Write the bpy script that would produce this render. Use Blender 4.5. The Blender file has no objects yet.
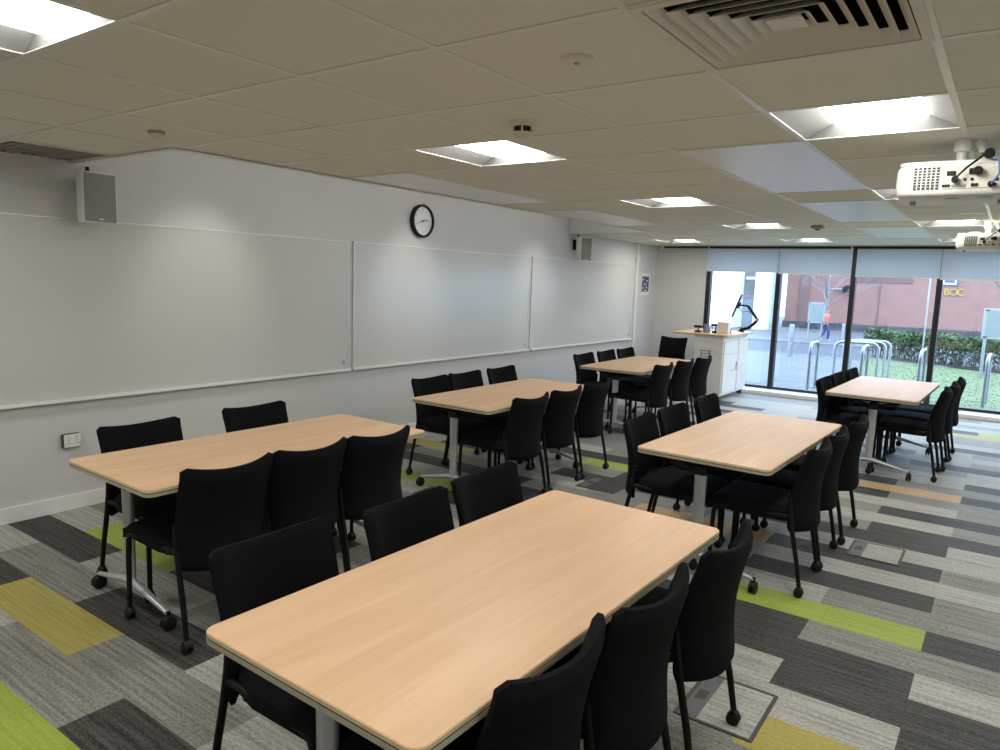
import bpy, bmesh, math, random
from mathutils import Vector, Matrix
random.seed(7)
PI = math.pi
C = bpy.context.scene.collection
scn = bpy.context.scene

# ------------------------------------------------------------------ materials
def new_mat(name):
    m = bpy.data.materials.new(name); m.use_nodes = True
    nt = m.node_tree
    for n in list(nt.nodes): nt.nodes.remove(n)
    out = nt.nodes.new('ShaderNodeOutputMaterial')
    return m, nt, out
def link(nt, a, b): nt.links.new(a, b)
def pbr(name, col, rough=.6, metal=0., var=0., vscale=8., bump=0., bscale=60., spec=.5, coat=0., sheen=0., stretch=None):
    """principled material whose colour is varied by noise and whose normal is bumped by noise"""
    m, nt, out = new_mat(name)
    b = nt.nodes.new('ShaderNodeBsdfPrincipled')
    b.inputs['Roughness'].default_value = rough
    b.inputs['Metallic'].default_value = metal
    b.inputs['Specular IOR Level'].default_value = spec
    b.inputs['Coat Weight'].default_value = coat
    b.inputs['Sheen Weight'].default_value = sheen
    link(nt, b.outputs[0], out.inputs[0])
    tc = nt.nodes.new('ShaderNodeTexCoord')
    mp = nt.nodes.new('ShaderNodeMapping')
    if stretch: mp.inputs['Scale'].default_value = stretch
    link(nt, tc.outputs['Object'], mp.inputs[0])
    n = nt.nodes.new('ShaderNodeTexNoise'); n.inputs['Scale'].default_value = vscale; n.inputs['Detail'].default_value = 3
    link(nt, mp.outputs[0], n.inputs['Vector'])
    r = nt.nodes.new('ShaderNodeValToRGB')
    r.color_ramp.elements[0].position = .3; r.color_ramp.elements[1].position = .7
    r.color_ramp.elements[0].color = (*[c*(1-var) for c in col], 1)
    r.color_ramp.elements[1].color = (*[min(1, c*(1+var)) for c in col], 1)
    link(nt, n.outputs[0], r.inputs[0]); link(nt, r.outputs[0], b.inputs['Base Color'])
    if bump:
        n2 = nt.nodes.new('ShaderNodeTexNoise'); n2.inputs['Scale'].default_value = bscale; n2.inputs['Detail'].default_value = 2
        link(nt, mp.outputs[0], n2.inputs['Vector'])
        bp = nt.nodes.new('ShaderNodeBump'); bp.inputs['Strength'].default_value = bump; bp.inputs['Distance'].default_value = .005
        link(nt, n2.outputs[0], bp.inputs['Height']); link(nt, bp.outputs[0], b.inputs['Normal'])
    return m
def emis(name, col, s):
    m, nt, out = new_mat(name)
    e = nt.nodes.new('ShaderNodeEmission'); e.inputs[0].default_value = (*col, 1); e.inputs[1].default_value = s
    link(nt, e.outputs[0], out.inputs[0]); return m
def wood(name, c1, c2, rough=.3):
    m, nt, out = new_mat(name)
    b = nt.nodes.new('ShaderNodeBsdfPrincipled'); b.inputs['Roughness'].default_value = rough; b.inputs['Specular IOR Level'].default_value = .3
    link(nt, b.outputs[0], out.inputs[0])
    tc = nt.nodes.new('ShaderNodeTexCoord'); mp = nt.nodes.new('ShaderNodeMapping')
    mp.inputs['Scale'].default_value = (9, .9, 9)
    link(nt, tc.outputs['Object'], mp.inputs[0])
    n = nt.nodes.new('ShaderNodeTexNoise'); n.inputs['Scale'].default_value = 1.6; n.inputs['Detail'].default_value = 6; n.inputs['Distortion'].default_value = .6
    link(nt, mp.outputs[0], n.inputs['Vector'])
    mp2 = nt.nodes.new('ShaderNodeMapping'); mp2.inputs['Scale'].default_value = (130, 2.2, 60)
    link(nt, tc.outputs['Object'], mp2.inputs[0])
    n2 = nt.nodes.new('ShaderNodeTexNoise'); n2.inputs['Scale'].default_value = 1.; n2.inputs['Detail'].default_value = 2
    link(nt, mp2.outputs[0], n2.inputs['Vector'])
    mx = nt.nodes.new('ShaderNodeMath'); mx.operation = 'MULTIPLY_ADD'; mx.inputs[1].default_value = .35
    link(nt, n2.outputs[0], mx.inputs[0]); link(nt, n.outputs[0], mx.inputs[2])
    r = nt.nodes.new('ShaderNodeValToRGB')
    r.color_ramp.elements[0].position = .42; r.color_ramp.elements[1].position = .95
    r.color_ramp.elements[0].color = (*c1, 1); r.color_ramp.elements[1].color = (*c2, 1)
    link(nt, mx.outputs[0], r.inputs[0]); link(nt, r.outputs[0], b.inputs['Base Color'])
    return m
def carpet(name, c1, c2, sc=1., sh=.15):
    """tufted plank: flecked yarn rows running along x"""
    m, nt, out = new_mat(name)
    b = nt.nodes.new('ShaderNodeBsdfPrincipled'); b.inputs['Roughness'].default_value = .62; b.inputs['Specular IOR Level'].default_value = .25
    b.inputs['Sheen Weight'].default_value = sh; b.inputs['Sheen Roughness'].default_value = .45
    link(nt, b.outputs[0], out.inputs[0])
    tc = nt.nodes.new('ShaderNodeTexCoord')
    mp = nt.nodes.new('ShaderNodeMapping'); mp.inputs['Scale'].default_value = (62*sc, 105*sc, 1)
    link(nt, tc.outputs['Object'], mp.inputs[0])
    n = nt.nodes.new('ShaderNodeTexNoise'); n.inputs['Scale'].default_value = 1.; n.inputs['Detail'].default_value = 2
    link(nt, mp.outputs[0], n.inputs['Vector'])
    mp2 = nt.nodes.new('ShaderNodeMapping'); mp2.inputs['Scale'].default_value = (2.5, 60, 1)
    link(nt, tc.outputs['Object'], mp2.inputs[0])
    n2 = nt.nodes.new('ShaderNodeTexNoise'); n2.inputs['Scale'].default_value = 1.; n2.inputs['Detail'].default_value = 3
    link(nt, mp2.outputs[0], n2.inputs['Vector'])
    ad = nt.nodes.new('ShaderNodeMath'); ad.operation = 'ADD'
    link(nt, n.outputs[0], ad.inputs[0]); link(nt, n2.outputs[0], ad.inputs[1])
    hf = nt.nodes.new('ShaderNodeMath'); hf.operation = 'MULTIPLY'; hf.inputs[1].default_value = .5; n2.inputs['Detail'].default_value = 1
    link(nt, ad.outputs[0], hf.inputs[0])
    r = nt.nodes.new('ShaderNodeValToRGB')
    r.color_ramp.elements[0].position = .38; r.color_ramp.elements[1].position = .62
    r.color_ramp.elements[0].color = (*c1, 1); r.color_ramp.elements[1].color = (*c2, 1)
    link(nt, hf.outputs[0], r.inputs[0]); link(nt, r.outputs[0], b.inputs['Base Color'])
    bp = nt.nodes.new('ShaderNodeBump'); bp.inputs['Strength'].default_value = .5; bp.inputs['Distance'].default_value = .004
    link(nt, n.outputs[0], bp.inputs['Height']); link(nt, bp.outputs[0], b.inputs['Normal'])
    return m
def brick_mat(name, c1, c2, mortar):
    m, nt, out = new_mat(name)
    b = nt.nodes.new('ShaderNodeBsdfPrincipled'); b.inputs['Roughness'].default_value = .9
    link(nt, b.outputs[0], out.inputs[0])
    tc = nt.nodes.new('ShaderNodeTexCoord'); sx = nt.nodes.new('ShaderNodeSeparateXYZ'); cb = nt.nodes.new('ShaderNodeCombineXYZ')
    link(nt, tc.outputs['Object'], sx.inputs[0])
    ad = nt.nodes.new('ShaderNodeMath'); ad.operation = 'ADD'
    link(nt, sx.outputs[0], ad.inputs[0]); link(nt, sx.outputs[1], ad.inputs[1])
    link(nt, ad.outputs[0], cb.inputs[0]); link(nt, sx.outputs[2], cb.inputs[1])
    t = nt.nodes.new('ShaderNodeTexBrick')
    t.inputs['Scale'].default_value = 1.; t.inputs['Brick Width'].default_value = .225; t.inputs['Row Height'].default_value = .075
    t.inputs['Mortar Size'].default_value = .006
    t.inputs['Color1'].default_value = (*c1, 1); t.inputs['Color2'].default_value = (*c2, 1); t.inputs['Mortar'].default_value = (*mortar, 1)
    link(nt, cb.outputs[0], t.inputs['Vector'])
    n = nt.nodes.new('ShaderNodeTexNoise'); n.inputs['Scale'].default_value = 1.2; n.inputs['Detail'].default_value = 5
    link(nt, cb.outputs[0], n.inputs['Vector'])
    mx = nt.nodes.new('ShaderNodeMixRGB'); mx.blend_type = 'MULTIPLY'; mx.inputs[0].default_value = .35
    link(nt, t.outputs[0], mx.inputs[1]); link(nt, n.outputs[0], mx.inputs[2]); link(nt, mx.outputs[0], b.inputs['Base Color'])
    return m
def glass_mat(name, tint, gl=.06, rough=.02):
    m, nt, out = new_mat(name)
    t = nt.nodes.new('ShaderNodeBsdfTransparent'); t.inputs[0].default_value = (*tint, 1)
    g = nt.nodes.new('ShaderNodeBsdfGlossy'); g.inputs['Roughness'].default_value = rough; g.inputs[0].default_value = (1, 1, 1, 1)
    lw = nt.nodes.new('ShaderNodeLayerWeight'); lw.inputs[0].default_value = .12
    mu = nt.nodes.new('ShaderNodeMath'); mu.operation = 'MULTIPLY_ADD'; mu.inputs[1].default_value = .6; mu.inputs[2].default_value = gl
    link(nt, lw.outputs['Fresnel'], mu.inputs[0])
    mx = nt.nodes.new('ShaderNodeMixShader')
    link(nt, mu.outputs[0], mx.inputs[0]); link(nt, t.outputs[0], mx.inputs[1]); link(nt, g.outputs[0], mx.inputs[2])
    link(nt, mx.outputs[0], out.inputs[0]); return m
def blind_mat(name, col):
    m, nt, out = new_mat(name)
    d = nt.nodes.new('ShaderNodeBsdfDiffuse'); d.inputs[0].default_value = (*col, 1)
    t = nt.nodes.new('ShaderNodeBsdfTranslucent'); t.inputs[0].default_value = (*col, 1)
    tc = nt.nodes.new('ShaderNodeTexCoord')
    n = nt.nodes.new('ShaderNodeTexNoise'); n.inputs['Scale'].default_value = 300
    link(nt, tc.outputs['Object'], n.inputs['Vector'])
    bp = nt.nodes.new('ShaderNodeBump'); bp.inputs['Strength'].default_value = .1; bp.inputs['Distance'].default_value = .001
    link(nt, n.outputs[0], bp.inputs['Height']); link(nt, bp.outputs[0], d.inputs['Normal'])
    mx = nt.nodes.new('ShaderNodeMixShader'); mx.inputs[0].default_value = .28
    link(nt, d.outputs[0], mx.inputs[1]); link(nt, t.outputs[0], mx.inputs[2]); link(nt, mx.outputs[0], out.inputs[0]); return m

M = dict(
    wall=pbr('wall_paint', (.61, .61, .605), .75, var=.015, vscale=2, bump=.05, bscale=250),
    ceil=pbr('ceiling_tile', (.765, .77, .655), .9, var=.02, vscale=40, bump=.15, bscale=300),
    tbar=pbr('grid_paint', (.76, .755, .68), .3, var=.01, spec=.5),
    panelw=pbr('painted_panel', (.82, .82, .83), .32, var=.01, spec=.55),
    skirt=pbr('skirting_paint', (.78, .78, .77), .4, var=.01),
    board=pbr('whiteboard_enamel', (.60, .60, .57), .22, var=.01, vscale=1.5, spec=.5),
    alu=pbr('aluminium', (.75, .75, .74), .35, metal=.6, var=.02),
    traywhite=pbr('tray_white', (.86, .86, .82), .35, var=.01),
    fabric=pbr('black_fabric', (.0058, .0058, .0068), .95, var=.25, vscale=180, bump=.3, bscale=500, spec=.12),
    blackmetal=pbr('black_metal', (.0055, .0055, .006), .55, spec=.2, var=.1, vscale=30),
    plastic=pbr('black_plastic', (.007, .007, .008), .5, spec=.3, var=.1, vscale=30),
    castergrey=pbr('caster_hub', (.10, .10, .10), .45, var=.1),
    silver=pbr('silver_paint', (.52, .53, .55), .33, metal=.55, var=.03, vscale=30),
    beech=wood('beech_laminate', (.58, .375, .220), (.70, .48, .305), .42),
    beechedge=pbr('beech_edge', (.62, .49, .30), .4, var=.06, vscale=20, stretch=(1, 1, 12)),
    edge=pbr('edge_band', (.36, .335, .25), .45, var=.06, vscale=25),
    groove=pbr('dark_groove', (.05, .045, .04), .6, var=.1),
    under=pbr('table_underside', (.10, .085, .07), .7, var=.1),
    black=pbr('window_frame', (.006, .007, .009), .45, var=.1),
    glass=glass_mat('window_glass', (.90, .94, .97)),
    blind=blind_mat('blind_fabric', (.66, .745, .83)),
    lens=emis('lamp_lens', (1., .965, .90), 24.),
    tube=emis('tube_lamp', (1., .985, .95), 14.),
    endplate=pbr('lamp_end_plate', (.075, .075, .075), .7, var=.01),
    reflector=pbr('lamp_reflector', (.20, .20, .20), .6, var=.01),
    dark=pbr('duct_dark', (.015, .015, .015), .8, var=.1),
    diffuser=pbr('diffuser_paint', (.72, .69, .60), .5, var=.01),
    white=pbr('white_plastic', (.78, .77, .74), .4, var=.015),
    cream=pbr('cream_plastic', (.70, .67, .58), .5, var=.02),
    grey=pbr('grey_grille', (.27, .27, .26), .7, var=.2, vscale=300, bump=.4, bscale=700),
    flap=pbr('flap_grey', (.10, .10, .115), .5, var=.05),
    midgrey=pbr('mid_grey', (.30, .30, .31), .5, var=.05),
    lectern=pbr('white_laminate', (.80, .80, .79), .35, var=.01),
    clockface=pbr('clock_face', (.84, .86, .86), .5, var=.01),
    violet=pbr('violet_print', (.085, .08, .19), .5, var=.5, vscale=22),
    blue=pbr('blue_cable', (.10, .20, .45), .5, var=.05),
    green=pbr('green_print', (.25, .55, .32), .5, var=.05),
    # carpet colours
    cL=carpet('carpet_pale', (.23, .228, .205), (.45, .448, .41)),
    cM=carpet('carpet_grey', (.12, .119, .107), (.28, .277, .25)),
    cD=carpet('carpet_charcoal', (.017, .016, .0155), (.078, .074, .070), 1., .02),
    cG=carpet('carpet_lime', (.24, .31, .035), (.33, .41, .06)),
    cY=carpet('carpet_mustard', (.31, .265, .055), (.42, .36, .09)),
    cO=carpet('carpet_tan', (.42, .28, .13), (.56, .39, .21)),
    # outdoors
    paving=pbr('paving', (0.0924, 0.0980, 0.1036), .85, var=.08, vscale=.7, bump=.2, bscale=8),
    road=pbr('asphalt', (0.0476, 0.0532, 0.0672), .9, var=.1, vscale=1.2, bump=.2, bscale=30),
    kerb=pbr('kerb_stone', (0.1540, 0.1595, 0.1650), .8, var=.06, vscale=3),
    soil=pbr('soil', (0.0420, 0.0315, 0.0245), .95, var=.3, vscale=4),
    grass=pbr('grass', (.098, .135, .050), .9, var=.12, vscale=3.),
    brick=brick_mat('red_brick', (.37, .175, .142), (.33, .155, .125), (.34, .27, .24)),
    brickdark=brick_mat('dark_brick', (.22, .12, .115), (.19, .105, .10), (.22, .17, .16)),
    darkbase=pbr('dark_base', (0.0600, 0.0600, 0.0690), .8, var=.1),
    capwhite=pbr('bollard_cap', (0.2700, 0.2760, 0.2880), .5, var=.02),
    cladding=pbr('white_cladding', (.86, .87, .88), .5, var=.02, vscale=2),
    paleshade=pbr('pale_render', (.20, .20, .20), .7, var=.08, vscale=1.5),
    bluegrey=pbr('pale_glazing', (0.2700, 0.3300, 0.3600), .25, var=.06, vscale=1.),
    pinkish=pbr('pink_panel', (0.3720, 0.2160, 0.2040), .6, var=.06),
    yellow=pbr('yellow_letters', (0.4800, 0.3480, 0.0600), .5, var=.05),
    signblue=pbr('sign_blue', (0.0910, 0.1120, 0.2940), .5, var=.05),
    steel=pbr('brushed_steel', (0.3100, 0.3224, 0.3410), .35, metal=.75, var=.03, vscale=20),
    signface=pbr('sign_face', (0.1860, 0.2108, 0.2077), .4, var=.05, vscale=6),
    signrim=pbr('sign_rim', (0.2730, 0.2860, 0.2990), .4, var=.02),
    bark=pbr('pale_bark', (0.1980, 0.1815, 0.1870), .9, var=.15, vscale=10),
    barkgreen=pbr('mossy_bark', (0.0950, 0.1050, 0.0850), .9, var=.15, vscale=10),
    leaf=pbr('hedge_leaf', (.040, .085, .020), .6, var=.5, vscale=6),
    leafgrey=pbr('hedge_under_leaf', (.085, .105, .065), .7, var=.4, vscale=5),
    twig=pbr('hedge_twig', (0.0720, 0.0540, 0.0420), .9, var=.2),
    skin=pbr('skin', (0.3300, 0.2040, 0.1500), .6, var=.04),
    hair=pbr('hair', (.06, .045, .035), .7, var=.2),
    hivis=pbr('orange_vest', (0.5270, 0.1364, 0.0806), .6, var=.05),
    denim=pbr('blue_denim', (0.0350, 0.0420, 0.1540), .8, var=.15, vscale=30),
    shoe=pbr('pale_shoe', (0.3600, 0.3600, 0.3600), .6, var=.05),
)

# ------------------------------------------------------------------ mesh helpers
class MB:
    def __init__(s): s.bm = bmesh.new()
    def box(s, c, size, bev=0., rot=None, seg=2):
        r = bmesh.ops.create_cube(s.bm, size=1.)
        vs = r['verts']
        mt = Matrix.Translation(Vector(c)) @ (rot.to_4x4() if rot is not None else Matrix.Identity(4)) @ Matrix.Diagonal((*size, 1))
        bmesh.ops.transform(s.bm, matrix=mt, verts=vs)
        if bev:
            es = list({e for v in vs for e in v.link_edges})
            bmesh.ops.bevel(s.bm, geom=es, offset=bev, segments=seg, affect='EDGES', profile=.5)
        return s
    def box2(s, a, b, bev=0.):
        return s.box([(p+q)/2 for p, q in zip(a, b)], [abs(q-p) for p, q in zip(a, b)], bev)
    def tube(s, pts, r, seg=10, caps=True, flat=None):
        """swept tube along points; r is a number or a list; flat=(sx, sz) squashes the section"""
        pts = [Vector(p) for p in pts]; n = len(pts)
        rr = r if isinstance(r, (list, tuple)) else [r]*n
        rings = []; prev = None
        for i, p in enumerate(pts):
            d = (pts[min(i+1, n-1)] - pts[max(i-1, 0)]).normalized()
            if prev is None:
                a = Vector((1, 0, 0)) if abs(d.x) < .9 else Vector((0, 1, 0))
            else: a = prev
            a = (a - d*a.dot(d)).normalized(); prev = a
            b = d.cross(a)
            fx, fz = flat or (1, 1)
            rings.append([s.bm.verts.new(p + (a*math.cos(2*PI*k/seg)*fx + b*math.sin(2*PI*k/seg)*fz)*rr[i]) for k in range(seg)])
        for i in range(n-1):
            for k in range(seg):
                s.bm.faces.new((rings[i][k], rings[i][(k+1) % seg], rings[i+1][(k+1) % seg], rings[i+1][k]))
        if caps:
            s.bm.faces.new(rings[0][::-1]); s.bm.faces.new(rings[-1])
        return s
    def cyl(s, a, b, r, seg=20): return s.tube([a, b], r, seg)
    def prism(s, poly, z0, z1, bev=0.):
        lo = [s.bm.verts.new((x, y, z0)) for x, y in poly]; hi = [s.bm.verts.new((x, y, z1)) for x, y in poly]
        n = len(poly)
        s.bm.faces.new(lo[::-1]); s.bm.faces.new(hi)
        for i in range(n): s.bm.faces.new((lo[i], lo[(i+1) % n], hi[(i+1) % n], hi[i]))
        return s
    def ring(s, po, pi, z0, z1):
        """hollow band between two outlines of equal length"""
        n = len(po)
        V = [[s.bm.verts.new((x, y, z)) for x, y in p] for p, z in ((po, z0), (po, z1), (pi, z1), (pi, z0))]
        for i in range(n):
            j = (i+1) % n
            for a in range(4):
                b = (a+1) % 4
                s.bm.faces.new((V[a][i], V[a][j], V[b][j], V[b][i]))
        return s
    def quad(s, *pts):
        s.bm.faces.new([s.bm.verts.new(p) for p in pts]); return s
    def lathe(s, prof, c=(0, 0, 0), axis='Z', seg=32, caps=True):
        rings = []
        for r, z in prof:
            rg = []
            for k in range(seg):
                a = 2*PI*k/seg; x, y = r*math.cos(a), r*math.sin(a)
                p = (x, y, z) if axis == 'Z' else (z, x, y) if axis == 'X' else (x, z, y)
                rg.append(s.bm.verts.new((c[0]+p[0], c[1]+p[1], c[2]+p[2])))
            rings.append(rg)
        for i in range(len(prof)-1):
            for k in range(seg):
                s.bm.faces.new((rings[i][k], rings[i][(k+1) % seg], rings[i+1][(k+1) % seg], rings[i+1][k]))
        if caps and prof[0][0] > 1e-6: s.bm.faces.new(rings[0][::-1])
        if caps and prof[-1][0] > 1e-6: s.bm.faces.new(rings[-1])
        return s
    def shell(s, f, nu, nv, thick):
        """surface f(u,v) -> (point, normal); closed with the given thickness (number or function)"""
        A, B = [], []
        for j in range(nv+1):
            ra, rb = [], []
            for i in range(nu+1):
                p, n = f(i/nu, j/nv)
                t = thick(i/nu, j/nv) if callable(thick) else thick
                ra.append(s.bm.verts.new(p + n*t/2)); rb.append(s.bm.verts.new(p - n*t/2))
            A.append(ra); B.append(rb)
        for j in range(nv):
            for i in range(nu):
                s.bm.faces.new((A[j][i], A[j][i+1], A[j+1][i+1], A[j+1][i]))
                s.bm.faces.new((B[j][i], B[j+1][i], B[j+1][i+1], B[j][i+1]))
        for j in range(nv):
            s.bm.faces.new((A[j][0], A[j+1][0], B[j+1][0], B[j][0])); s.bm.faces.new((A[j][nu], B[j][nu], B[j+1][nu], A[j+1][nu]))
        for i in range(nu):
            s.bm.faces.new((A[0][i], B[0][i], B[0][i+1], A[0][i+1])); s.bm.faces.new((A[nv][i], A[nv][i+1], B[nv][i+1], B[nv][i]))
        return s
    def build(s, name, mat, parent=None, smooth=False, loc=None, rot=None):
        bmesh.ops.remove_doubles(s.bm, verts=s.bm.verts, dist=1e-6)
        bmesh.ops.recalc_face_normals(s.bm, faces=s.bm.faces)
        me = bpy.data.meshes.new(name); s.bm.to_mesh(me); s.bm.free()
        for m in (mat if isinstance(mat, (list, tuple)) else [mat]): me.materials.append(m)
        if smooth:
            for p in me.polygons: p.use_smooth = True
            try: me.set_sharp_from_angle(angle=math.radians(40))
            except Exception: pass
        o = bpy.data.objects.new(name, me); C.objects.link(o)
        if parent: o.parent = parent
        if loc: o.location = loc
        if rot: o.rotation_euler = rot
        return o
def thing(name, label, cat, loc=(0, 0, 0), rz=0., group=None):
    o = bpy.data.objects.new(name, None); C.objects.link(o); o.empty_display_size = .1
    o.location = loc; o.rotation_euler = (0, 0, rz); o['label'] = label; o['category'] = cat
    if group: o['group'] = group
    return o
def tag(o, label, cat, group=None):
    o['label'] = label; o['category'] = cat
    if group: o['group'] = group
    return o
def struct(o): o['kind'] = 'structure'; return o
def rrect(hx, hy, r, n=6, cx=0, cy=0):
    P = []
    for sx, sy, a0 in ((1, 1, 0), (-1, 1, 90), (-1, -1, 180), (1, -1, 270)):
        for k in range(n+1):
            a = math.radians(a0 + 90*k/n)
            P.append((cx + sx*(hx-r) + r*math.cos(a), cy + sy*(hy-r) + r*math.sin(a)))
    return P
def dup(root, loc, rz, label):
    r = root.copy(); C.objects.link(r); r.location = loc; r.rotation_euler = (0, 0, rz); r['label'] = label
    for ch in root.children:
        c = ch.copy(); C.objects.link(c); c.parent = r
        for g in ch.children:
            d = g.copy(); C.objects.link(d); d.parent = c
    return r
def text_mesh(name, txt, size, depth, mat, parent=None, loc=(0, 0, 0), rot=(0, 0, 0), label=None, xs=1.):
    cu = bpy.data.curves.new(name, 'FONT'); cu.body = txt; cu.size = size; cu.extrude = depth; cu.align_x = 'CENTER'; cu.align_y = 'CENTER'
    t = bpy.data.objects.new(name, cu); C.objects.link(t)
    dg = bpy.context.evaluated_depsgraph_get(); dg.update()
    me = bpy.data.meshes.new_from_object(t.evaluated_get(dg))
    bpy.data.objects.remove(t); me.materials.clear(); me.materials.append(mat)
    o = bpy.data.objects.new(name, me); C.objects.link(o); o.location = loc; o.rotation_euler = rot; o.scale = (xs, 1, 1)
    if parent: o.parent = parent
    return o

# ------------------------------------------------------------------ camera
CAM = Vector((5.0489, 0., 1.6387))
yaw, pitch, roll = math.radians(35.439), math.radians(-7.613), math.radians(1.897)
fwd = Vector((-math.sin(yaw)*math.cos(pitch), math.cos(yaw)*math.cos(pitch), math.sin(pitch)))
rt = Vector((math.cos(yaw), math.sin(yaw), 0)); up = rt.cross(fwd)
r2 = rt*math.cos(roll) + up*math.sin(roll); u2 = -rt*math.sin(roll) + up*math.cos(roll)
cd = bpy.data.cameras.new('camera'); cam = bpy.data.objects.new('camera', cd); C.objects.link(cam)
mw = Matrix((r2, u2, -fwd)).transposed().to_4x4(); mw.translation = CAM
cam.matrix_world = mw
cd.sensor_width = 36.; cd.lens = 713.26*36/1000; cd.clip_start = .05; cd.clip_end = 500
scn.camera = cam

# ------------------------------------------------------------------ room
H = 2.298; XR = 7.25; YB = -2.6; YW = 11.6
GX0, GY0, T = 1.213, 1.644, .6
RX, RY0, RY1, RZ = 1.213, 2.244, 8.60, 2.66
# floor: carpet planks, each row offset by half a plank
PW, PL = .2425, .4865
KIND = {}
def setk(r, k, c): KIND[(r, k)] = c
for r, k, c in [(18,9,'L'),(18,7,'L'),(21,8,'D'),(21,10,'L'),(19,8,'D'),(19,10,'M'),(17,8,'D'),(17,10,'M'),(16,7,'L'),(16,9,'M'),(15,8,'G'),(15,10,'D'),
    (14,7,'D'),(14,9,'M'),(13,8,'D'),(13,10,'L'),(12,7,'L'),(12,9,'D'),(11,8,'L'),(11,10,'D'),(10,7,'M'),(10,9,'Y'),(9,8,'M'),(9,10,'L'),
    (20,9,'L'),(20,7,'L'),(22,9,'D'),(22,7,'M'),(23,8,'L'),(23,10,'M'),(24,9,'D'),(24,7,'M'),(25,8,'L'),(25,10,'M'),(26,7,'D'),(26,9,'M'),(27,8,'O'),(27,6,'L'),(27,10,'D'),
    (28,7,'D'),(28,9,'M'),(29,8,'L'),(29,10,'D'),(19,6,'O'),(20,5,'M'),
    (6,-1,'L'),(6,1,'M'),(7,0,'D'),(7,2,'L'),(8,-1,'L'),(8,1,'G'),(5,0,'D'),(5,2,'Y'),(5,4,'M'),(4,-1,'M'),(4,1,'L'),(4,3,'M'),(4,5,'D'),(6,3,'D'),(6,5,'L'),
    (3,2,'D'),(3,4,'G'),(3,0,'M'),(2,3,'D'),(2,1,'M'),(7,4,'M'),(9,0,'M'),(9,2,'M'),(8,3,'D'),(23,4,'G'),(17,2,'G'),(17,0,'L'),(21,0,'Y'),(21,2,'L'),
    (19,0,'D'),(19,2,'D'),(18,1,'L'),(20,1,'M'),(16,1,'L'),(15,2,'M'),(40,9,'Y'),(41,10,'G'),(22,1,'D'),(23,2,'M'),(24,3,'D'),(22,3,'M'),(21,4,'D'),(20,3,'L'),
    (30,9,'L'),(31,8,'M'),(31,10,'L'),(32,9,'D'),(33,8,'L'),(33,10,'M'),(34,9,'L'),(35,8,'L'),(35,10,'M'),(36,9,'D'),(37,10,'L'),(38,9,'M'),(39,10,'M'),(42,9,'L'),(43,8,'M')]: setk(r, k, c)
fl = MB(); CI = {'L': 0, 'M': 1, 'D': 2, 'G': 3, 'Y': 4, 'O': 5}
rr_ = random.Random(21)
for r in range(-12, 49):
    y0, y1 = max(YB, .05+PW*r), min(YW, .05+PW*(r+1))
    if y1 <= y0: continue
    for k in range(-2, 16):
        if (k + r) % 2 == 0: continue
        x0, x1 = max(0, PL*k), min(XR, PL*(k+2))
        if x1 <= x0: continue
        c = KIND.get((r, k)) or rr_.choices('LMDGYO', (.37, .36, .27, .0, .0, .0))[0]
        f = fl.bm.faces.new([fl.bm.verts.new(p) for p in ((x0, y0, 0), (x1, y0, 0), (x1, y1, 0), (x0, y1, 0))])
        f.material_index = CI[c]
struct(fl.build('floor', [M[k] for k in ('cL', 'cM', 'cD', 'cG', 'cY', 'cO')]))
struct(MB().box2((-.2, YB-.2, -.25), (XR+.2, YW+.05, -.02)).build('floor_slab', M['kerb']))
# walls
struct(MB().box2((-.2, YB, -.02), (0, YW+.2, 2.75)).build('wall_left', M['wall']))
struct(MB().box2((XR, YB, -.02), (XR+.2, YW+.2, 2.75)).build('wall_right', M['wall']))
struct(MB().box2((-.2, YB-.2, -.02), (XR+.2, YB, 2.75)).build('wall_back', M['wall']))
WX = [.93, 2.035, 3.095, 4.185, 5.26, 6.37, XR]
struct(MB().box2((0, YW, -.02), (WX[0]-.03, YW+.2, 2.75)).build('wall_far', M['wall']))
struct(MB().box2((WX[0]-.03, YW, 2.262), (XR, YW+.2, 2.75)).build('wall_over_window', M['wall']))
struct(MB().box2((-.2, YB-.2, 2.75), (XR+.2, YW+.2, 2.85)).build('roof_slab', M['wall']))
struct(MB().box2((.001, YB, 0), (.016, YW, .104), .003).build('baseboard_left', M['skirt']))
struct(MB().box2((.016, YW-.015, 0), (WX[0]-.03, YW, .104), .003).build('baseboard_far', M['skirt']))
struct(MB().box2((WX[0]-.03, 11.30, 0), (XR, YW-.03, .058), .006).build('trim_1', M['skirt']))
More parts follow.
